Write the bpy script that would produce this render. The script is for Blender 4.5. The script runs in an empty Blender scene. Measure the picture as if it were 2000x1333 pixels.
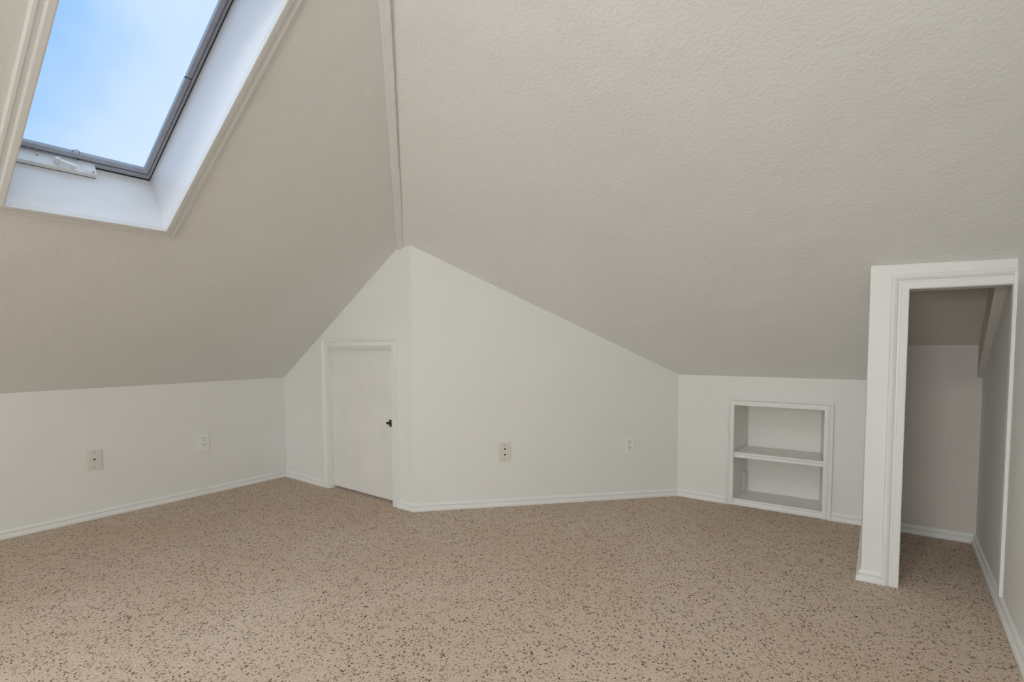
import bpy, bmesh, math, random
from mathutils import Vector, Matrix
from mathutils.geometry import tessellate_polygon
random.seed(7)
V = Vector
UP = V((0, 0, 1))
scene = bpy.context.scene
col = scene.collection

# ------------------------------------------------------------------ camera
F_PX, PITCH, ROLL, YAW, CY = 1010.0, -0.05297, -0.00282, 0.61796, 60.914
CAM = V((0, 0, 1.0))
fw = V((-math.sin(YAW) * math.cos(PITCH), math.cos(YAW) * math.cos(PITCH), math.sin(PITCH)))
r0 = V((math.cos(YAW), math.sin(YAW), 0))
u0 = r0.cross(fw)
RT = math.cos(ROLL) * r0 + math.sin(ROLL) * u0
UT = -math.sin(ROLL) * r0 + math.cos(ROLL) * u0
cd = bpy.data.cameras.new('camera')
cam = bpy.data.objects.new('camera', cd)
col.objects.link(cam)
cam.matrix_world = Matrix(((RT.x, UT.x, -fw.x, CAM.x), (RT.y, UT.y, -fw.y, CAM.y),
                           (RT.z, UT.z, -fw.z, CAM.z), (0, 0, 0, 1)))
cd.sensor_fit = 'HORIZONTAL'
cd.sensor_width = 36.0
cd.lens = F_PX / 2000 * 36
cd.shift_y = CY / 2000
cd.clip_start = 0.02
scene.camera = cam


def hit(px, pl):
    """the point where the ray through a photo pixel meets a plane (normal, offset)"""
    v = fw + RT * ((px[0] - 1000) / F_PX) - UT * ((px[1] - 666.5 - CY) / F_PX)
    return CAM + v * ((pl[1] - pl[0].dot(CAM)) / pl[0].dot(v))


def plane3(a, b, c):
    n = (b - a).cross(c - a).normalized()
    return n, n.dot(a)


# ------------------------------------------------------------------ sky
world = bpy.data.worlds.new('sky')
scene.world = world
world.use_nodes = True
nt = world.node_tree
nt.nodes.clear()


def nd(nt, t, **kw):
    n = nt.nodes.new(t)
    for k, v in kw.items():
        if k.startswith('i_'):
            key = k[2:]
            n.inputs[int(key) if key.isdigit() else key.replace('_', ' ')].default_value = v
        else:
            setattr(n, k, v)
    return n


def ramp(nt, stops, interp='LINEAR'):
    n = nt.nodes.new('ShaderNodeValToRGB')
    n.color_ramp.interpolation = interp
    e = n.color_ramp.elements
    while len(e) < len(stops):
        e.new(0.5)
    for i, (p, c) in enumerate(stops):
        e[i].position = p
        e[i].color = (*c, 1) if len(c) == 3 else c
    return n


SKY_STRENGTH = 1.0
tc = nd(nt, 'ShaderNodeTexCoord')
# thin bright cloud thickening to the north and the horizon, clear blue elsewhere
dotn = nd(nt, 'ShaderNodeVectorMath', operation='DOT_PRODUCT')
dotn.inputs[1].default_value = (0.0, 2.2, -1.0)
noise = nd(nt, 'ShaderNodeTexNoise', i_Scale=5.0, i_Detail=5.0, i_Roughness=0.5)
madd = nd(nt, 'ShaderNodeMath', operation='MULTIPLY_ADD')
madd.inputs[1].default_value = 0.55
cl = ramp(nt, [(0.0, (0.235, 0.50, 0.95)), (0.34, (0.37, 0.635, 1.02)), (0.56, (0.64, 0.82, 1.05)), (0.80, (0.78, 0.91, 1.07))])
bg = nd(nt, 'ShaderNodeBackground', i_Strength=SKY_STRENGTH)
wo = nd(nt, 'ShaderNodeOutputWorld')
L = nt.links.new
L(tc.outputs['Generated'], dotn.inputs[0])
L(tc.outputs['Generated'], noise.inputs['Vector'])
L(noise.outputs['Fac'], madd.inputs[0])
L(dotn.outputs['Value'], madd.inputs[2])
L(madd.outputs[0], cl.inputs[0])
L(cl.outputs[0], bg.inputs['Color'])
L(bg.outputs[0], wo.inputs['Surface'])

# ------------------------------------------------------------------ light and exposure
vs = scene.view_settings
vs.view_transform = 'Standard'
vs.look = 'None'
vs.exposure = 0.0
vs.gamma = 1.0
vs.use_curve_mapping = False


def area(name, loc, aim, sx, sy, power, colour):
    l = bpy.data.lights.new(name, 'AREA')
    l.shape = 'RECTANGLE'
    l.size, l.size_y = sx, sy
    l.energy = power
    l.color = colour
    o = bpy.data.objects.new(name, l)
    o.location = loc
    o.rotation_euler = (V(aim) - V(loc)).to_track_quat('-Z', 'Y').to_euler()
    col.objects.link(o)
    return o


FILL_LAMP_GLOW = 38.0   # added ceiling lamp that fills the room with light, built last
YB = -5.2      # rear wall, behind the camera
# added fill light, set in an invented gable window in the rear wall
area('added_rear_fill', (-0.85, YB - 0.06, 1.45), (-0.85, 1.0, 1.30), 1.9, 1.2, 84, (0.96, 1.0, 0.98))
# added fill light in an invented second skylight, beside and behind the viewer
S2Y0, S2Y1 = -1.05, -0.45
area('added_skylight_fill', (-2.17, (S2Y0 + S2Y1) / 2, 2.08), (-2.17 + .533, (S2Y0 + S2Y1) / 2, 2.08 - .846), 0.56, 1.10, 21, (0.96, 1.0, 0.985))
# soft sun behind thin cloud, high over the roof: it reaches the room only through the skylight
sl = bpy.data.lights.new('sun', 'SUN')
sl.energy = 2.3
sl.angle = math.radians(100)
sl.color = (0.80, 0.90, 1.0)
so = bpy.data.objects.new('sun', sl)
so.rotation_euler = (V((0.35, 0.30, -1.0))).to_track_quat('-Z', 'Y').to_euler()
col.objects.link(so)


# ------------------------------------------------------------------ materials
def mat(name, base, rough=0.6, spec=0.4, var=0.0, var_scale=3.0, bump=None, metallic=0.0):
    """bump: list of (scale, strength, distance, detail)"""
    m = bpy.data.materials.new(name)
    m.use_nodes = True
    nt = m.node_tree
    b = nt.nodes['Principled BSDF']
    b.inputs['Roughness'].default_value = rough
    b.inputs['Metallic'].default_value = metallic
    b.inputs['Specular IOR Level'].default_value = spec
    b.inputs['Base Color'].default_value = (*base, 1)
    tc = nd(nt, 'ShaderNodeTexCoord')
    if var:
        n = nd(nt, 'ShaderNodeTexNoise', i_Scale=var_scale, i_Detail=4.0)
        nt.links.new(tc.outputs['Object'], n.inputs['Vector'])
        r = ramp(nt, [(0.3, tuple(c * (1 - var) for c in base)), (0.7, tuple(min(1, c * (1 + var)) for c in base))])
        nt.links.new(n.outputs['Fac'], r.inputs[0])
        nt.links.new(r.outputs[0], b.inputs['Base Color'])
    prev = None
    for (sc, st, dist, det) in bump or []:
        n = nd(nt, 'ShaderNodeTexNoise', i_Scale=sc, i_Detail=det, i_Roughness=0.55)
        nt.links.new(tc.outputs['Object'], n.inputs['Vector'])
        bp = nd(nt, 'ShaderNodeBump', i_Strength=st, i_Distance=dist)
        nt.links.new(n.outputs['Fac'], bp.inputs['Height'])
        if prev:
            nt.links.new(prev.outputs[0], bp.inputs['Normal'])
        prev = bp
    if prev:
        nt.links.new(prev.outputs[0], b.inputs['Normal'])
    return m


WALLC = (0.87, 0.862, 0.832)
M = {}
M['wall'] = mat('wall_paint', WALLC, 0.55, 0.35, 0.012, 2.5, [(5, 0.15, 0.02, 2), (90, 0.12, 0.004, 2)])
M['ceiling'] = mat('ceiling_texture_paint', (0.875, 0.875, 0.85), 0.5, 0.4, 0.015, 2.0,
                   [(6, 0.2, 0.03, 2), (75, 0.35, 0.006, 3), (190, 0.2, 0.003, 2)])
M['trim'] = mat('trim_gloss_paint', (0.89, 0.886, 0.862), 0.38, 0.45, 0.01, 6, [(40, 0.08, 0.003, 2)])
M['shaft'] = mat('skylight_shaft_paint', (0.86, 0.85, 0.85), 0.4, 0.45, 0.008, 5, [(30, 0.05, 0.003, 2)])
M['door'] = mat('door_paint', (0.86, 0.848, 0.815), 0.5, 0.4, 0.03, 5, [(25, 0.1, 0.003, 3)])
M['plate_white'] = mat('plate_white_plastic', (0.90, 0.89, 0.855), 0.35, 0.5, 0.01, 30)
M['plate_almond'] = mat('plate_almond_plastic', (0.79, 0.745, 0.67), 0.35, 0.5, 0.01, 30)
M['slot'] = mat('slot_dark', (0.012, 0.01, 0.008), 0.7, 0.2, 0.05, 50)
M['screw'] = mat('screw_metal', (0.35, 0.32, 0.28), 0.4, 0.5, 0.05, 60)
M['bronze'] = mat('latch_dark_bronze', (0.05, 0.035, 0.02), 0.4, 0.5, 0.15, 60, None, 0.6)
M['sash'] = mat('sash_grey_aluminium', (0.40, 0.42, 0.48), 0.45, 0.5, 0.04, 20)
M['gasket'] = mat('gasket_dark_rubber', (0.05, 0.045, 0.055), 0.7, 0.3, 0.1, 20)
M['housing'] = mat('operator_white_plastic', (0.86, 0.86, 0.86), 0.35, 0.5, 0.008, 20)
M['wire'] = mat('wire_dark_blue', (0.01, 0.03, 0.09), 0.4, 0.5, 0.1, 40)
M['niche'] = mat('niche_paint', (0.92, 0.895, 0.85), 0.45, 0.4, 0.01, 6, [(40, 0.08, 0.003, 2)])
M['casing'] = mat('skylight_casing_paint', (0.80, 0.80, 0.785), 0.45, 0.4, 0.01, 6)
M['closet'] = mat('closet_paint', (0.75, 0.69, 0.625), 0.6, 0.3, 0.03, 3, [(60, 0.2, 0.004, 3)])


def carpet():
    m = bpy.data.materials.new('speckled_carpet')
    m.use_nodes = True
    nt = m.node_tree
    b = nt.nodes['Principled BSDF']
    b.inputs['Roughness'].default_value = 0.95
    b.inputs['Specular IOR Level'].default_value = 0.1
    tc = nd(nt, 'ShaderNodeTexCoord')
    mp = nd(nt, 'ShaderNodeMapping')
    mp.inputs['Rotation'].default_value = (0, 0, YAW)
    mp.inputs['Scale'].default_value = (1, 1, 1)
    nt.links.new(tc.outputs['Object'], mp.inputs[0])

    def noise(scale, detail, off):
        m2 = nd(nt, 'ShaderNodeVectorMath', operation='ADD')
        m2.inputs[1].default_value = off
        nt.links.new(mp.outputs[0], m2.inputs[0])
        n = nd(nt, 'ShaderNodeTexNoise', i_Scale=scale, i_Detail=detail, i_Roughness=0.6)
        nt.links.new(m2.outputs[0], n.inputs['Vector'])
        return n
    # pile colour
    big = noise(1.6, 3, (5, 2, 0))
    br = ramp(nt, [(0.35, (0.675, 0.540, 0.430)), (0.65, (0.725, 0.595, 0.488))])
    nt.links.new(big.outputs['Fac'], br.inputs[0])
    fine = noise(240, 3, (1, 7, 0))
    fr = ramp(nt, [(0.36, (0.66, 0.63, 0.61)), (0.64, (1.22, 1.22, 1.22))])
    nt.links.new(fine.outputs['Fac'], fr.inputs[0])
    mul = nd(nt, 'ShaderNodeMixRGB', blend_type='MULTIPLY')
    mul.inputs[0].default_value = 1
    nt.links.new(br.outputs[0], mul.inputs[1])
    nt.links.new(fr.outputs[0], mul.inputs[2])
    prev = mul

    def flecks(scale, off, share, colour, size, prev):
        # single dyed loops: a random share of small cells, each with a ragged edge
        wob = noise(scale * 1.7, 2, off)
        ad = nd(nt, 'ShaderNodeVectorMath', operation='MULTIPLY_ADD')
        ad.inputs[1].default_value = (1.9 / scale,) * 3
        nt.links.new(wob.outputs['Color'], ad.inputs[0])
        nt.links.new(mp.outputs[0], ad.inputs[2])
        vo = nd(nt, 'ShaderNodeTexVoronoi', voronoi_dimensions='2D', i_Scale=scale)
        nt.links.new(ad.outputs[0], vo.inputs['Vector'])
        sp = nd(nt, 'ShaderNodeSeparateColor')
        nt.links.new(vo.outputs['Color'], sp.inputs[0])
        lt = nd(nt, 'ShaderNodeMath', operation='LESS_THAN')
        cn = noise(16, 2, (off[1], off[0], 0))
        cr = ramp(nt, [(0.34, (0.25 * share,) * 3), (0.66, (1.75 * share,) * 3)])
        nt.links.new(cn.outputs['Fac'], cr.inputs[0])
        nt.links.new(cr.outputs[0], lt.inputs[1])
        nt.links.new(sp.outputs[0], lt.inputs[0])
        ds = ramp(nt, [(size * 0.6, (1, 1, 1)), (size, (0, 0, 0))])
        nt.links.new(vo.outputs['Distance'], ds.inputs[0])
        mu = nd(nt, 'ShaderNodeMath', operation='MULTIPLY')
        nt.links.new(lt.outputs[0], mu.inputs[0])
        nt.links.new(ds.outputs[0], mu.inputs[1])
        mx = nd(nt, 'ShaderNodeMixRGB')
        mx.inputs[2].default_value = (*colour, 1)
        nt.links.new(mu.outputs[0], mx.inputs[0])
        nt.links.new(prev.outputs[0], mx.inputs[1])
        return mx
    prev = flecks(160, (4, 1, 0), 0.17, (0.37, 0.26, 0.185), 0.62, prev)
    prev = flecks(135, (2, 9, 0), 0.065, (0.17, 0.112, 0.075), 0.60, prev)
    prev = flecks(148, (7, 5, 0), 0.026, (0.06, 0.036, 0.024), 0.60, prev)
    nt.links.new(prev.outputs[0], b.inputs['Base Color'])
    bp = nd(nt, 'ShaderNodeBump', i_Strength=0.7, i_Distance=0.006)
    hn = noise(160, 3, (9, 9, 0))
    nt.links.new(hn.outputs['Fac'], bp.inputs['Height'])
    nt.links.new(bp.outputs[0], b.inputs['Normal'])
    return m


M['carpet'] = carpet()


def glass():
    m = bpy.data.materials.new('skylight_glass')
    m.use_nodes = True
    nt = m.node_tree
    nt.nodes.clear()
    out = nd(nt, 'ShaderNodeOutputMaterial')
    tr = nd(nt, 'ShaderNodeBsdfTransparent')
    tr.inputs[0].default_value = (0.97, 0.985, 0.99, 1)
    gl = nd(nt, 'ShaderNodeBsdfGlossy', i_Roughness=0.02)
    fr = nd(nt, 'ShaderNodeFresnel', i_IOR=1.15)
    mx = nd(nt, 'ShaderNodeMixShader')
    df = nd(nt, 'ShaderNodeBsdfDiffuse')
    df.inputs[0].default_value = (0.05, 0.06, 0.08, 1)
    tc = nd(nt, 'ShaderNodeTexCoord')
    vo = nd(nt, 'ShaderNodeTexVoronoi', i_Scale=7.0)
    r = ramp(nt, [(0.0, (1, 1, 1)), (0.008, (1, 1, 1)), (0.013, (0, 0, 0))])
    mx2 = nd(nt, 'ShaderNodeMixShader')
    k = nt.links.new
    k(tc.outputs['Object'], vo.inputs['Vector'])
    k(vo.outputs['Distance'], r.inputs[0])
    k(fr.outputs[0], mx.inputs[0]); k(tr.outputs[0], mx.inputs[1]); k(gl.outputs[0], mx.inputs[2])
    k(r.outputs[0], mx2.inputs[0]); k(mx.outputs[0], mx2.inputs[1]); k(df.outputs[0], mx2.inputs[2])
    k(mx2.outputs[0], out.inputs['Surface'])
    return m


M['glass'] = glass()


# ------------------------------------------------------------------ mesh helpers
class Frame:
    """origin + axes: e1 to the right, e2 up, n towards the viewer"""
    def __init__(s, o, e1, e2):
        s.o, s.e1, s.e2 = V(o), V(e1).normalized(), V(e2).normalized()
        s.n = s.e1.cross(s.e2)

    def p(s, a, b, c=0.0):
        return s.o + s.e1 * a + s.e2 * b + s.n * c

    def uv(s, q):
        d = q - s.o
        return d.dot(s.e1), d.dot(s.e2)

    def at(s, a, b, c=0.0):
        return Frame(s.p(a, b, c), s.e1, s.e2)


def obj(name, bm, m, parent=None, smooth=False, **tags):
    bmesh.ops.recalc_face_normals(bm, faces=bm.faces[:])
    me = bpy.data.meshes.new(name)
    bm.to_mesh(me)
    bm.free()
    if smooth:
        for p in me.polygons:
            p.use_smooth = True
    me.materials.append(M[m])
    o = bpy.data.objects.new(name, me)
    col.objects.link(o)
    if parent is not None:
        o.parent = parent
        o.location = -world_loc(parent)
    for k, v in tags.items():
        o[k] = v
    return o


def world_loc(o):
    l = V(o.location)
    while o.parent:
        o = o.parent
        l += V(o.location)
    return l


def thing(name, loc, **tags):
    o = bpy.data.objects.new(name, None)
    o.empty_display_size = 0.05
    o.location = loc
    col.objects.link(o)
    for k, v in tags.items():
        o[k] = v
    return o


def slab(bm, fr, loops, thick):
    """flat plate with holes: front face on the frame's plane, thickness behind it"""
    polys = [[V((a, b, 0)) for a, b in lp] for lp in loops]
    tris = tessellate_polygon(polys)
    pts = [q for lp in loops for q in lp]
    f = [bm.verts.new(fr.p(a, b)) for a, b in pts]
    k = [bm.verts.new(fr.p(a, b, -thick)) for a, b in pts]
    for t in tris:
        try:
            bm.faces.new([f[i] for i in t])
            bm.faces.new([k[i] for i in reversed(t)])
        except ValueError:
            pass
    s = 0
    for lp in loops:
        n = len(lp)
        for i in range(n):
            j = (i + 1) % n
            bm.faces.new((f[s + i], f[s + j], k[s + j], k[s + i]))
        s += n
    return bm


def box(bm, fr, a0, a1, b0, b1, c0, c1, bevel=0.0, seg=2):
    vs = [bm.verts.new(fr.p(a, b, c)) for c in (c0, c1) for b in (b0, b1) for a in (a0, a1)]
    fs = [bm.faces.new([vs[i] for i in q]) for q in
          ((0, 2, 3, 1), (4, 5, 7, 6), (0, 1, 5, 4), (2, 6, 7, 3), (0, 4, 6, 2), (1, 3, 7, 5))]
    if bevel:
        es = list({e for f in fs for e in f.edges})
        bmesh.ops.bevel(bm, geom=es, offset=bevel, segments=seg, affect='EDGES', profile=0.6)
    return bm


def prism(bm, fr, pts, c0, c1, bevel=0.0):
    a = [bm.verts.new(fr.p(x, y, c0)) for x, y in pts]
    b = [bm.verts.new(fr.p(x, y, c1)) for x, y in pts]
    n = len(pts)
    fs = [bm.faces.new(a[::-1]), bm.faces.new(b)]
    for i in range(n):
        fs.append(bm.faces.new((a[i], a[(i + 1) % n], b[(i + 1) % n], b[i])))
    if bevel:
        bmesh.ops.bevel(bm, geom=list(fs[1].edges), offset=bevel, segments=2, affect='EDGES', profile=0.6)
    return bm


def disc_pts(cx, cy, rx, ry, n=24, a0=0.0, a1=2 * math.pi):
    return [(cx + rx * math.cos(a0 + (a1 - a0) * i / n), cy + ry * math.sin(a0 + (a1 - a0) * i / n)) for i in range(n)]


def tube(bm, pts, rad, sides=8):
    rings = []
    for i, q in enumerate(pts):
        t = (pts[min(i + 1, len(pts) - 1)] - pts[max(i - 1, 0)]).normalized()
        x = t.orthogonal().normalized() if i == 0 else (px_ - t * px_.dot(t)).normalized()
        px_ = x
        y = t.cross(x)
        rings.append([bm.verts.new(q + rad * (math.cos(2 * math.pi * k / sides) * x + math.sin(2 * math.pi * k / sides) * y))
                      for k in range(sides)])
    for a, b in zip(rings, rings[1:]):
        for k in range(sides):
            bm.faces.new((a[k], a[(k + 1) % sides], b[(k + 1) % sides], b[k]))
    bm.faces.new(rings[0][::-1])
    bm.faces.new(rings[-1])
    return bm


def mould(fr, path, i, profile, side):
    """segment i of a moulding run along a path in the frame's plane, mitred at the path's corners.
    profile: (offset from path, height over plane); side +1 = left of travel, -1 = right"""
    def nrm(k):
        d = (V(path[k + 1]) - V(path[k])).normalized()
        return V((-d.y, d.x)) * side

    def off(k, a):
        ns = [nrm(j) for j in (k - 1, k) if 0 <= j < len(path) - 1]
        if len(ns) == 1:
            return V(path[k]) + ns[0] * a
        return V(path[k]) + (ns[0] + ns[1]) * (a / (1 + ns[0].dot(ns[1])))
    bm = bmesh.new()
    A, B = [], []
    for a, h in profile:
        q = off(i, a)
        A.append(bm.verts.new(fr.p(q.x, q.y, h)))
        q = off(i + 1, a)
        B.append(bm.verts.new(fr.p(q.x, q.y, h)))
    n = len(profile)
    for k in range(n):
        bm.faces.new((A[k], A[(k + 1) % n], B[(k + 1) % n], B[k]))
    bm.faces.new(A[::-1])
    bm.faces.new(B)
    return bm


def structure(name, bm, m, label, cat='wall', **k):
    return obj(name, bm, m, kind='structure', label=label, category=cat, **k)


# ------------------------------------------------------------------ plan of the attic (metres)
A = V((-3.6787, 2.1912, 0))       # left wall / little door wall
C = V((-2.2572, 2.1532, 0))       # outer corner
D = V((-1.0675, 3.3858, 0))       # diagonal wall / low back wall
E = V((0.4169, 3.4132, 0))        # back of the closet
P = V((-0.0387, 2.6037, 0))       # free edge of the closet partition
Q = V((0.4023, 2.6265, 0))        # partition / right wall
W0 = V((A.x, YB, 0))
rdir = (Q - E).normalized()
R0 = E + rdir * ((E.y - YB) / -rdir.y)   # right wall, rear end
KA, KD = 0.757, 0.802             # knee wall heights
M1 = 0.6302
ZC = 2.45                         # flat ceiling
CT = V((C.x, C.y, 1.597))
T = 0.10                          # wall thickness
S1 = plane3(V((A.x, 0, KA)), V((A.x, 1, KA)), V((A.x + 1, 0, KA + M1)))
S4 = plane3(D + UP * KD, E + UP * (KD - 0.016), CT)


def zon(pl, x, y):
    return (pl[1] - pl[0].x * x - pl[0].y * y) / pl[0].z


def hip(z):
    n1, d1 = S1
    n4, d4 = S4
    # solve n1.x x + n1.y y = d1 - n1.z z ; same for 4
    a, b, c = n1.x, n1.y, d1 - n1.z * z
    e, f, g = n4.x, n4.y, d4 - n4.z * z
    k = a * f - b * e
    return V(((c * f - b * g) / k, (a * g - c * e) / k, z))


def wallframe(a, b):
    return Frame(a, b - a, UP)


FR_L, FR_DOOR, FR_DIAG, FR_BACK = wallframe(W0, A), wallframe(A, C), wallframe(C, D), wallframe(D, E)
FR_PART, FR_R = wallframe(P, Q), wallframe(E, R0)
PL = {k: (f.n, f.n.dot(f.o)) for k, f in dict(L=FR_L, DOOR=FR_DOOR, DIAG=FR_DIAG, BACK=FR_BACK, PART=FR_PART, R=FR_R).items()}
LL, LD, LG, LB = (A - W0).length, (C - A).length, (D - C).length, (E - D).length
LP, LR = (Q - P).length, (R0 - E).length

# floor -----------------------------------------------------------------------------
bm = bmesh.new()
fl = Frame((0, 0, 0), (1, 0, 0), (0, 1, 0))
slab(bm, fl, [[(W0.x - .1, YB - .1), (R0.x + .1, YB - .1), (E.x + .1, E.y + .5), (D.x - .1, D.y + .5), (C.x - .2, D.y + .5), (A.x - .1, A.y + .2)]], 0.08)
structure('floor', bm, 'carpet', 'beige carpet flecked with dark brown covering the whole attic floor', 'floor')

# walls -----------------------------------------------------------------------------
OV = 0.03
bm = slab(bmesh.new(), FR_L, [[(-T, 0), (LL, 0), (LL, KA + OV), (-T, KA + OV)]], T)
structure('wall_left', bm, 'wall', 'low off-white knee wall under the skylight slope')

# door opening in the wall of the little door
du0, du1, dtop = 0.560, 1.250, 0.995
hf = hip(1.60)
for _ in range(20):   # foot of the hip on the door wall plane
    z = hf.z
    d = FR_DOOR.n.dot(hip(z) - A)
    z2 = z + 0.001
    d2 = FR_DOOR.n.dot(hip(z2) - A)
    hf = hip(z - d * 0.001 / (d2 - d))
hs = FR_DOOR.uv(hf)
bm = slab(bmesh.new(), FR_DOOR, [[(0, 0), (du0, 0), (du0, dtop), (du1, dtop), (du1, 0), (LD, 0), (LD, CT.z + OV), (hs[0], hs[1] + OV), (0, KA + OV)]], T)
structure('wall_door', bm, 'wall', 'gable-shaped off-white wall holding the little access door')

bm = slab(bmesh.new(), FR_DIAG, [[(0, 0), (LG, 0), (LG, KD + OV), (0, CT.z + OV)]], T)
structure('wall_diagonal', bm, 'wall', 'diagonal off-white wall with a sloping top between door wall and low back wall')

# niche opening in low back wall
nu0, nu1, nz0, nz1 = 0.3455, 0.8235, 0.0, 0.624
ndep = 0.28
pu = FR_BACK.uv(V((P.x + 0.05, E.y, 0)))[0]
bm = slab(bmesh.new(), FR_BACK, [[(0, 0), (nu0, 0), (nu0, nz1), (nu1, nz1), (nu1, 0), (pu, 0), (pu, KD + OV), (0, KD + OV)]], T)
structure('wall_back', bm, 'wall', 'low off-white knee wall holding the built-in shelf niche')

# closet partition with doorway
CZ = 0.991                                   # closet knee wall height
ou0, ou1, oz = 0.1270, LP - 0.006, 1.218
pt = 0.11
ptop = lambda u: zon(S4, *(FR_PART.p(u, 0).xy))
bm = slab(bmesh.new(), FR_PART, [[(0, 0), (ou0, 0), (ou0, oz), (LP, oz), (LP, ptop(LP) + .02), (0, ptop(0) + .02)]], pt)
structure('wall_closet', bm, 'trim', 'narrow white closet partition framing the doorway at the right')
# closet side wall running back from the partition's free edge
fs = Frame(V((P.x, FR_BACK.p(pu, 0).y, 0)), V((P.x, P.y + .02, 0)) - V((P.x, FR_BACK.p(pu, 0).y, 0)), UP)
ls = (FR_BACK.p(pu, 0).y - P.y) - .02
fs = Frame(V((P.x, P.y + .02, 0)), V((0, 1, 0)), UP)
bm = bmesh.new()
y_b = FR_BACK.p(pu, 0).y
pts = [(P.y + 0.02, 0), (y_b, 0), (y_b, 1.75), (P.y + 0.02, 1.75)]
vf = [bm.verts.new((P.x, y, z)) for y, z in pts]
vb = [bm.verts.new((P.x + .09, y, z)) for y, z in pts]
bm.faces.new(vf); bm.faces.new(vb[::-1])
for i in range(4):
    bm.faces.new((vf[i], vb[i], vb[(i + 1) % 4], vf[(i + 1) % 4]))
structure('wall_closet_side', bm, 'wall', 'closet side wall running back from the partition to the low back wall')
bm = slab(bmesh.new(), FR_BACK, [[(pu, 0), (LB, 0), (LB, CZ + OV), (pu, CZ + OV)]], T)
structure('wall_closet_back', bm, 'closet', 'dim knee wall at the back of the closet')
# closet sloped ceiling
nclo = (FR_BACK.p(LB, CZ) - FR_BACK.p(pu, CZ)).normalized()
upd = (UP * 0.643 - V((0, 1, 0))).normalized()
fc = Frame(FR_BACK.p(pu - .02, CZ), nclo, upd)
if fc.n.z > 0:
    fc = Frame(FR_BACK.p(LB + .05, CZ), -nclo, upd)
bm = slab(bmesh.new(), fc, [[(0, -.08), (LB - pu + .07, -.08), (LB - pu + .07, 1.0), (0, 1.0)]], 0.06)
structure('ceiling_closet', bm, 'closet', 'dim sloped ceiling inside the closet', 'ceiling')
# right wall
rz = [(0, 0), (LR + T, 0), (LR + T, ZC + OV)]
y_f = 0.82
rz += [(FR_R.uv(V((0.36, y_f, 0)))[0], ZC + OV), (0, 2.0)]
bm = slab(bmesh.new(), FR_R, [rz], T)
structure('wall_right', bm, 'wall', 'grey-white side wall at the right edge running into the closet')
# rear wall behind the camera with an invented window opening for the fill light
FR_REAR = Frame(R0, W0 - R0, UP)
lw = (W0 - R0).length
ux = lambda x: FR_REAR.uv(V((x, YB, 0)))[0]
ridge_x = A.x + (ZC - KA) / M1
bm = slab(bmesh.new(), FR_REAR, [[(-T, 0), (lw + T, 0), (lw, KA + OV), (ux(ridge_x), ZC + OV), (-T, ZC + OV)],
                                 [(ux(0.12), 0.8), (ux(-1.82), 0.8), (ux(-1.82), 1.60), (ux(-1.45), 2.0), (ux(0.12), 2.0)]], T)
structure('wall_rear', bm, 'wall', 'off-white gable wall behind the viewer with a wide added window opening')

# sloped ceilings ---------------------------------------------------------------------
n1 = -S1[0] if S1[0].z > 0 else S1[0]          # into the room
slope_up = V((1, 0, M1)).normalized()
FS1 = Frame(V((A.x, 0, KA)), V((0, 1, 0)), slope_up)
if FS1.n.dot(n1) < 0:
    FS1 = Frame(V((A.x, 0, KA)), V((0, -1, 0)), slope_up)
sgn = FS1.e1.y
# skylight opening from the photo's corners on the face of the casing
PS1c = (n1, n1.dot(V((A.x, 0, KA))) + 0.018)
kb = hit((325, 452), PS1c)
SKY_Y0, SKY_Y1 = 0.466, 0.9645
skv0 = FS1.uv(kb)[1]
SKY_L = 1.18
yy = lambda y: y * sgn
hole = lambda y0, y1: [(yy(y0 - .013), skv0 - .013), (yy(y1 + .013), skv0 - .013), (yy(y1 + .013), skv0 + SKY_L + .013), (yy(y0 - .013), skv0 + SKY_L + .013)]
hl, hh = hip(0.70), hip(ZC)
u_l, v_l = FS1.uv(hl)
u_h, v_h = FS1.uv(hh)
bm = slab(bmesh.new(), FS1, [[(yy(YB - .1), v_l), (u_l, v_l), (u_h, v_h), (yy(YB - .1), v_h)],
                             hole(SKY_Y0, SKY_Y1), hole(S2Y0, S2Y1)], 0.14)
structure('ceiling_left', bm, 'ceiling', 'textured sloped ceiling with the skylight above the left knee wall', 'ceiling')

n4 = -S4[0] if S4[0].z > 0 else S4[0]
e4 = (E - D).normalized()
FS4 = Frame(D + UP * KD, e4, n4.cross(e4))
if FS4.e2.z < 0:
    FS4 = Frame(D + UP * KD, -e4, n4.cross(-e4))
pq = lambda v: FS4.uv(V((v[0], v[1], zon(S4, v[0], v[1]))))
yz = lambda z, x: (S4[1] - S4[0].x * x - S4[0].z * z) / S4[0].y
lo4 = hip(0.70)
bm = slab(bmesh.new(), FS4, [[pq(lo4), pq((P.x, yz(0.70, P.x))), pq((P.x, P.y)), pq((Q.x, Q.y)), pq((Q.x + .05, Q.y)),
                              pq((Q.x + .05, yz(ZC, Q.x))), pq(hh)]], 0.12)
structure('ceiling_right', bm, 'ceiling', 'large textured sloped ceiling above the diagonal wall and closet', 'ceiling')
bm = bmesh.new()
slab(bm, Frame((0, 0, ZC), (1, 0, 0), (0, -1, 0)), [[(hh.x - .05, -hh.y - .1), (R0.x + .3, -hh.y - .1), (R0.x + .3, -YB + .1), (hh.x - .05, -YB + .1)]], 0.08)
structure('ceiling_flat', bm, 'ceiling', 'flat strip of ceiling over the viewer', 'ceiling')

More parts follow.
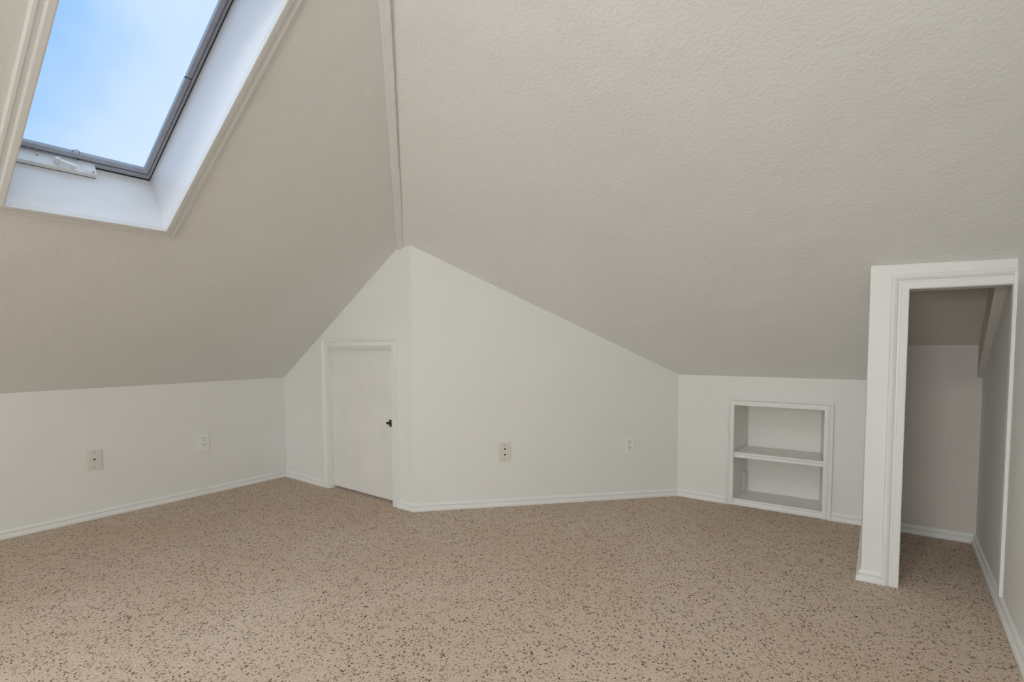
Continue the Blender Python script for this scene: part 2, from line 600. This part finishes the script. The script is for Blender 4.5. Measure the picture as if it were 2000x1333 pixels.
# batten covering the seam between the two slopes
hd = (hip(2.3) - hip(1.6)).normalized()
bn = (n1 + n4).normalized()
bn = (bn - hd * bn.dot(hd)).normalized()
root = thing('trim_1', hf, kind='structure', label='narrow textured batten covering the seam where the two ceiling slopes meet', category='trim')
fb = Frame(hf, bn.cross(hd), hd)
if fb.n.dot(bn) < 0:
    fb = Frame(hf, -fb.e1, hd)
tt = (hip(ZC) - hf).length
cuts = [-0.015, 0.335, 0.66, tt]
for i in range(3):
    w = 0.019 + 0.001 * (i % 2)
    sh = (0, 0.0015, 0)[i]
    bm = box(bmesh.new(), fb, -w + sh, w + sh, cuts[i] + (.0008 if i else 0), cuts[i + 1], -0.03, 0.024 + 0.001 * i, 0.005)
    obj('batten_board', bm, 'ceiling', root)

# ------------------------------------------------------------------ baseboards
BASE = [(0, 0), (.017, 0), (.0185, .005), (.018, .013), (.0155, .019), (.010, .0225), (.0045, .0245), (.0045, .027),
        (.0095, .031), (.0098, .036), (.008, .041), (.004, .0455), (0, .047)]
cw = 0.052                      # casing width of little door
b = lambda v: (v.x, v.y)
dl, dr = FR_DOOR.p(du0 - cw + .006, 0), FR_DOOR.p(du1 + cw - .006, 0)
ncw = 0.046
nl, nr = FR_BACK.p(nu0 - ncw, 0), FR_BACK.p(nu1 + ncw, 0)
pcw = 0.0575
pl_ = FR_PART.p(ou0 - pcw + .002, 0)
side_b = V((P.x, FR_BACK.p(pu, 0).y, 0))
xi = V((P.x, FR_BACK.uv and D.y + (P.x - D.x) * (E.y - D.y) / (E.x - D.x), 0))
run1 = [b(W0), b(A), b(dl)]
run2 = [b(dr), b(C), b(D), b(nl)]
run3 = [b(nr), b(xi), b(P), b(pl_)]
cl0 = V((P.x + .09, D.y + (P.x + .09 - D.x) * (E.y - D.y) / (E.x - D.x), 0))
run4 = [b(cl0), b(E), b(R0)]
for run, names in ((run1, [('baseboard_left', 'white baseboard along the left knee wall'), ('baseboard_door_left', 'short white baseboard left of the little door')]),
                   (run2, [('baseboard_door_right', 'tiny white baseboard between little door and outer corner'), ('baseboard_diagonal', 'white baseboard along the diagonal wall'), ('baseboard_niche_left', 'white baseboard between diagonal wall and shelf niche')]),
                   (run3, [('baseboard_niche_right', 'white baseboard between shelf niche and closet'), ('baseboard_closet_side', 'white baseboard on the closet side wall'), ('baseboard_closet_front', 'short white baseboard at the foot of the closet partition')]),
                   (run4, [('baseboard_closet_back', 'white baseboard across the back of the closet'), ('baseboard_right', 'white baseboard along the right wall')])):
    for i, (nm, lb) in enumerate(names):
        structure(nm, mould(fl, run, i, BASE, -1), 'trim', lb, 'baseboard')

# ------------------------------------------------------------------ casings
# profile across the casing: (distance outward from the opening, height over wall)
CAS = lambda w, t: [(0, 0), (0, t * .62), (.002, t * .68), (w * .42, t * .72), (w * .47, t * .45), (w * .55, t * .42), (w * .66, t * .78),
                    (w * .78, t * .95), (w * .88, t), (w * .96, t * .92), (w, t * .6), (w, 0)]


def casing(fr, path, w, t, parent, mtl='trim', side=1, names=('casing_side', 'casing_head', 'casing_side')):
    for i in range(len(path) - 1):
        obj(names[i], mould(fr, path, i, CAS(w, t), side), mtl, parent)


# little access door
root = thing('door_1', FR_DOOR.p((du0 + du1) / 2, 0), kind='structure', label='little white access door with plain slab and moulded casing', category='door')
casing(FR_DOOR, [(du0 + .006, 0), (du0 + .006, dtop - .002), (du1 - .006, dtop - .002), (du1 - .006, 0)], cw, .018, root)
for a0, a1, b0, b1 in ((du0, du0 + .008, 0, dtop), (du1 - .008, du1, 0, dtop), (du0, du1, dtop - .01, dtop)):
    obj('jamb', box(bmesh.new(), FR_DOOR, a0, a1, b0, b1, -T, 0.0), 'trim', root)
for a0, a1, b0, b1 in ((du0 + .008, du0 + .016, 0, dtop - .01), (du0 + .008, du1 - .008, dtop - .018, dtop - .01)):
    obj('door_stop', box(bmesh.new(), FR_DOOR, a0, a1, b0, b1, -.03, -.004, .002), 'trim', root)
DREC = 0.03
slabo = obj('door_slab', box(bmesh.new(), FR_DOOR, du0 + .011, du1 - .011, .017, dtop - .013, -DREC - .035, -DREC, .002), 'door', root)
lz, lx = 0.5105, 1.180
obj('latch', box(bmesh.new(), FR_DOOR, lx, lx + .046, lz - .021, lz + .021, -DREC, -DREC + .003, .001), 'bronze', slabo, label='dark bronze latch')
obj('latch_bolt', prism(bmesh.new(), FR_DOOR, [(lx - .022, lz - .004), (lx - .016, lz - .008), (lx + .044, lz - .010), (lx + .044, lz + .008), (lx + .004, lz + .010), (lx - .018, lz + .006)], -DREC + .003, -DREC + .016, .002), 'bronze', slabo, label='dark bronze bolt')
for s_ in (-1, 1):
    obj('latch_rail', box(bmesh.new(), FR_DOOR, lx, lx + .046, lz + s_ * .0175 - .0035, lz + s_ * .0175 + .0035, -DREC + .003, -DREC + .010, .001), 'bronze', slabo, label='dark bronze latch rail')

# closet doorway casing
root = thing('door_2', FR_PART.p((ou0 + ou1) / 2, 0), kind='structure', label='white moulded casing around the open closet doorway', category='doorway')
casing(FR_PART, [(ou0, 0), (ou0, oz), (LP + .0, oz)], pcw, .018, root, names=('casing_side', 'casing_head'))
obj('jamb', box(bmesh.new(), FR_PART, ou0 - .004, ou0 + .002, 0, oz, -pt - .002, .001), 'trim', root)
obj('head_jamb', box(bmesh.new(), FR_PART, ou0, LP, oz - .002, oz + .004, -pt - .002, .001), 'trim', root)
obj('casing_strip', box(bmesh.new(), FR_PART, LP - .0115, LP + .002, .046, oz + pcw - .004, -.012, .016, .002), 'trim', root)

# boxed rafter in the closet
root = thing('ceiling_beam', E + UP * .83, kind='structure', label='narrow painted rafter running down the closet slope along the right wall', category='beam')
fbm = Frame(E + UP * CZ, V((-1, 0, 0)), UP)
bm = bmesh.new()
dy = 0.80
z_lo, z_hi = 0.832, CZ + .03
ptsl = []
for y, zb, zt in ((E.y - .002, z_lo, z_hi), (E.y - dy + .12, z_lo + .643 * (dy - .12), z_hi + .643 * (dy - .12))):
    for xo in (0.0, -(0.020 if y > E.y - .1 else 0.040)):
        xr = E.x - 0.0187 * (E.y - y) + xo
        ptsl.append((xr, y, zb)); ptsl.append((xr, y, zt))
vv = [bm.verts.new(q) for q in ptsl]
for q in ((0, 1, 3, 2), (4, 6, 7, 5), (0, 2, 6, 4), (1, 5, 7, 3), (0, 4, 5, 1), (2, 3, 7, 6)):
    bm.faces.new([vv[i] for i in q])
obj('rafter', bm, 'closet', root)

# ------------------------------------------------------------------ built-in shelf niche
fn = FR_BACK
root = thing('built_in_shelf', fn.p((nu0 + nu1) / 2, 0), label='white built-in shelf niche with moulded frame recessed in the low back wall', category='shelf')
casing(fn, [(nu0, 0), (nu0, nz1), (nu1, nz1), (nu1, 0)], ncw, .016, root, names=('frame_side', 'frame_head', 'frame_side'))
zb_ = 0.030
INS = 0.032                                  # the side panels splay inwards towards the back
fp = Frame(fn.p(0, 0), fn.e1, -fn.n)         # plan frame: a along the wall, b into the recess, c up
plan = lambda g, y0=0.0: [(nu0 + g + INS * y0 / ndep, y0), (nu1 - g - INS * y0 / ndep, y0), (nu1 - g - INS, ndep), (nu0 + g + INS, ndep)]
obj('side_panel', prism(bmesh.new(), fp, [(nu0 - .012, .001), (nu0, .001), (nu0 + INS, ndep), (nu0 + INS - .012, ndep)], 0, nz1 + .01), 'niche', root)
obj('side_panel', prism(bmesh.new(), fp, [(nu1, .001), (nu1 + .012, .001), (nu1 - INS + .012, ndep), (nu1 - INS, ndep)], 0, nz1 + .01), 'niche', root)
obj('top_panel', prism(bmesh.new(), fp, plan(0, .001), nz1 - .001, nz1 + .012), 'niche', root)
obj('back_panel', box(bmesh.new(), fn, nu0, nu1, 0, nz1 + .012, -ndep - .012, -ndep), 'niche', root)
obj('bottom_board', prism(bmesh.new(), fp, plan(0, .002), zb_ - .015, zb_), 'niche', root)
obj('bottom_rail', mould(fl, [b(fn.p(nu0, 0, -.008)), b(fn.p(nu1, 0, -.008))], 0, [(0, 0), (.012, 0), (.013, .008), (.012, .018), (.008, .024), (.0085, .028), (.010, .034), (.008, .039), (0, .041)], -1), 'trim', root)
sh = obj('shelf_board', prism(bmesh.new(), fp, plan(.002, .010), .313, .329), 'niche', root)
obj('shelf_nosing', mould(fl, [b(fn.p(nu0 + .001, 0, -.010)), b(fn.p(nu1 - .001, 0, -.010))], 0,
    [(0, .297), (.010, .298), (.012, .303), (.010, .309), (.007, .312), (.0075, .315), (.011, .319), (.011, .325), (.008, .330), (0, .331)], -1), 'trim', sh)
for k in (0, 1):
    hz = .352 + .016 * k
    obj('peg_hole', prism(bmesh.new(), Frame(fn.p(nu0, 0), fn.e1 * INS - fn.n * ndep, UP), disc_pts(ndep - .02, hz, .0028, .0035, 10), -.0002, .0004), 'slot', root)


# ------------------------------------------------------------------ wall plates
def plate_body(fr, w, h, m, root):
    return obj('plate', box(bmesh.new(), fr, -w / 2, w / 2, -h / 2, h / 2, 0, .0055, .0028, 2), m, root)


def outlet(fr, label, group='duplex outlets'):
    root = thing('wall_outlet', fr.p(0, -.058), label=label, category='outlet', group=group)
    plate_body(fr, .071, .116, 'plate_white', root)
    for s in (1, -1):
        cy = s * .0195
        pts = [q for q in disc_pts(0, cy, .0172, .0172, 32)]
        pts = [(x, max(cy - .0142, min(cy + .0142, y))) for x, y in pts]
        rc = obj('receptacle', prism(bmesh.new(), fr, pts, .0045, .0068, .0008), 'plate_white', root)
        for sx, hh_ in ((-.0064, .0088), (.0064, .0075)):
            obj('slot', box(bmesh.new(), fr, sx - .0014, sx + .0014, cy + .002, cy + .002 + hh_, .006, .00705), 'slot', rc)
        obj('ground_hole', prism(bmesh.new(), fr, disc_pts(0, cy - .0072, .0031, .0029, 14), .006, .00705), 'slot', rc)
    obj('screw', prism(bmesh.new(), fr, disc_pts(0, 0, .0026, .0026, 14), .005, .0063, .0005), 'plate_white', root)
    return root


def jack(fr, label, ys, m):
    root = thing('phone_jack_plate', fr.p(0, -.058), label=label, category='wall plate')
    plate_body(fr, .071, .116, m, root)
    for y in ys:
        pts = [(-.0056, y + .0045), (.0056, y + .0045), (.0056, y + .001), (.0018, y - .0062), (-.0018, y - .0062), (-.0056, y + .001)]
        obj('jack_hole', prism(bmesh.new(), fr, pts, .005, .0058), 'slot', root)
    for y in (.043, -.043):
        obj('screw', prism(bmesh.new(), fr, disc_pts(0, y, .0036, .0032, 14), .005, .0064, .0006), 'screw', root)
    return root


jack(FR_L.at(FR_L.uv(V((A.x, 1.010, 0)))[0], .341), 'almond plate with one phone jack on the left knee wall', [.005], 'plate_almond')
outlet(FR_L.at(FR_L.uv(V((A.x, 1.602, 0)))[0], .355), 'white duplex outlet on the left knee wall beside the single-jack plate')
jack(FR_DIAG.at(FR_DIAG.uv(hit((986, 884), PL['DIAG']))[0], .337), 'almond plate with two stacked phone jacks on the diagonal wall', [.0205, -.0155], 'plate_almond')
outlet(FR_DIAG.at(FR_DIAG.uv(hit((1228.7, 870), PL['DIAG']))[0], .349), 'white duplex outlet at the right end of the diagonal wall')
fo = Frame(fn.p(nu0, .108), fn.e1 * INS - fn.n * ndep, UP).at(ndep - .052, 0, .001)
outlet(fo, 'white duplex outlet inside the shelf niche below the shelf')

# ------------------------------------------------------------------ skylight
DEP = 0.262
SCAS = [(0, 0), (0, .018), (.004, .0185), (.018, .0165), (.024, .012), (.034, .011), (.037, .0125), (.045, .011), (.050, .004), (.050, 0)]
v0, v1 = skv0, skv0 + SKY_L


def skylight(name, y0, y1, label):
    root = thing(name, FS1.p(yy((y0 + y1) / 2), skv0, 0), kind='structure', label=label, category='skylight')
    ua, ub = sorted((yy(y0), yy(y1)))
    rect = [(ua, v0), (ua, v1), (ub, v1), (ub, v0)]
    runs = [[rect[(i - 1) % 4], rect[i], rect[(i + 1) % 4], rect[(i + 2) % 4]] for i in range(4)]
    for pth in runs:
        obj('casing', mould(FS1, pth, 1, SCAS, 1), 'casing', root)
    bt = 0.012
    for a0, a1, b0, b1 in ((ua - bt, ua, v0 - bt, v1 + bt), (ub, ub + bt, v0 - bt, v1 + bt), (ua, ub, v0 - bt, v0), (ua, ub, v1, v1 + bt)):
        obj('shaft_board', box(bmesh.new(), FS1, a0, a1, b0, b1, -DEP - .08, -0.0003), 'shaft', root)

    VM = 2.1     # head and sill members are about twice as wide as the stiles

    def quad(i):
        return [(ua + i, v0 + i * VM), (ub - i, v0 + i * VM), (ub - i, v1 - i * VM), (ua + i, v1 - i * VM)]

    def ring(in0, in1, c0, c1):
        return slab(bmesh.new(), FS1.at(0, 0, c1), [quad(in0), quad(in1)], c1 - c0)
    obj('gasket', ring(0.0, .0035, -DEP - .03, -DEP + .001), 'gasket', root)
    obj('sash', ring(.0035, .0125, -DEP - .03, -DEP - .001), 'sash', root)
    obj('gasket', ring(.0125, .0150, -DEP - .03, -DEP - .009), 'gasket', root)
    q4 = quad(.0150)
    rect2 = [q4[0], q4[3], q4[2], q4[1]]
    for i in range(4):      # glazing beads with a sloping inner face
        pth = [rect2[(i - 1) % 4], rect2[i], rect2[(i + 1) % 4], rect2[(i + 2) % 4]]
        obj('glazing_bead', mould(FS1, pth, 1, [(0, -DEP - .028), (0, -DEP - .003), (-.004, -DEP - .002), (-.0135, -DEP - .012), (-.0135, -DEP - .028)], 1), 'sash', root)
    obj('pane', box(bmesh.new(), FS1, ua + .012, ub - .012, v0 + .024, v1 - .024, -DEP - .027, -DEP - .022), 'glass', root)
    return root


skylight('added_skylight', S2Y0, S2Y1, 'added second skylight, unseen, in the left slope behind the viewer')  # invented opening, out of view, added to carry its fill light
root = skylight('window_1', SKY_Y0, SKY_Y1, 'tall skylight with white shaft and grey sash showing blue sky')

# operator housing on the foot of the shaft: frame with a along y, b out of the roof, c up the slope
FOP = Frame(FS1.p(0, v0, 0) , V((0, 1, 0)), -FS1.n)
if FOP.n.dot(FS1.e2) < 0:
    FOP = Frame(FS1.p(0, v0, 0), V((0, 1, 0)), -FS1.n)
    FOP.n = -FOP.n
CH = 0.02
op = obj('operator_housing', prism(bmesh.new(), FOP, [(SKY_Y0 + .002, .206), (.758, .206), (.764, .212), (.766, .268), (.757, .279), (SKY_Y0 + .002, .279)], 0.001, CH, .002), 'housing', root)
obj('housing_cover', prism(bmesh.new(), FOP, [(.722, .214), (.757, .211), (.760, .262), (.754, .272), (.716, .286), (.698, .286), (.698, .275), (.712, .262)], CH, CH + .0025, .001), 'housing', op)
obj('housing_gasket', box(bmesh.new(), FOP, SKY_Y0 + .002, .762, .2050, .2062, 0.0003, .0025), 'gasket', op)
for a, c in ((.585, .246), (.755, .267), (.752, .217)):
    obj('screw', prism(bmesh.new(), FOP, disc_pts(a, c, .0042, .0042, 14), CH, CH + (.0012 if a < .7 else .0036), .0004), 'screw', op)
hn = obj('crank_handle', prism(bmesh.new(), FOP, [(.632, .232), (.640, .236), (.690, .222), (.696, .217), (.696, .211), (.690, .208), (.684, .209), (.640, .224), (.633, .226)], CH + .012, CH + .020, .002), 'housing', op)
obj('crank_knob', prism(bmesh.new(), FOP, disc_pts(.640, .229, .0085, .0075, 20), CH + .001, CH + .024, .002), 'housing', hn)
obj('crank_pivot', prism(bmesh.new(), FOP, disc_pts(.688, .214, .0075, .0065, 20), CH, CH + .013, .001), 'housing', hn)
# wire loop and little coil above the housing, and the chain hook on the right sash
cx = .700
pts = [FOP.p(cx + .012 * math.cos(t), .272, .050 + .016 * math.sin(t)) for t in [math.pi * k / 14 for k in range(15)]]
obj('wire_loop', tube(bmesh.new(), pts, .0011, 6), 'wire', root, True)
pts = [FOP.p(cx + .004 + .012 * k / 60, .268 + .004 * math.sin(k * .8), .026 + .005 * math.cos(k * .8)) for k in range(61)]
obj('coil', tube(bmesh.new(), pts, .0009, 6), 'wire', root, True)
PF = (FS1.n, FS1.n.dot(FS1.p(0, 0, -DEP)))
ha, hb = hit((374, 156), PF), hit((361, 150), PF)
obj('hook', tube(bmesh.new(), [ha, ha.lerp(hb, .75), hb], .0016, 8), 'wire', root, True)
obj('hook_tip', tube(bmesh.new(), [ha.lerp(hb, .8), hb], .0032, 8), 'wire', root, True)

# frame of the invented rear window, added to house the fill light
rw = thing('added_rear_window', (-0.85, YB, .8), kind='structure', label='wide white frame of an added, unseen window in the gable wall behind the viewer', category='window')
rp = [(ux(0.12), 0.8), (ux(-1.82), 0.8), (ux(-1.82), 1.60), (ux(-1.45), 2.0), (ux(0.12), 2.0)]
for i in range(5):
    pth = [rp[(i - 1) % 5], rp[i], rp[(i + 1) % 5], rp[(i + 2) % 5]]
    obj('casing', mould(FR_REAR, pth, 1, CAS(.06, .018), -1), 'trim', rw)

# invented flush lamp over the viewer, out of view, added to brighten the room
LX, LY = -0.45, 0.30
lf = Frame((LX, LY, ZC), (1, 0, 0), (0, -1, 0))
lamp = thing('added_ceiling_lamp', (LX, LY, ZC), label='added round white flush ceiling lamp, unseen, over the viewer', category='lamp')
obj('added_lamp_base', prism(bmesh.new(), lf, disc_pts(0, 0, .17, .17, 40), 0, .03, .004), 'trim', lamp)
M['lamp'] = mat('added_lamp_glow', (0.9, 0.9, 0.88), 0.4)
bs = M['lamp'].node_tree.nodes['Principled BSDF']
bs.inputs['Emission Color'].default_value = (0.97, 1.0, 0.99, 1)
bs.inputs['Emission Strength'].default_value = FILL_LAMP_GLOW
obj('added_lamp_shade', prism(bmesh.new(), lf, disc_pts(0, 0, .15, .15, 40), .03, .075, .02), 'lamp', lamp)
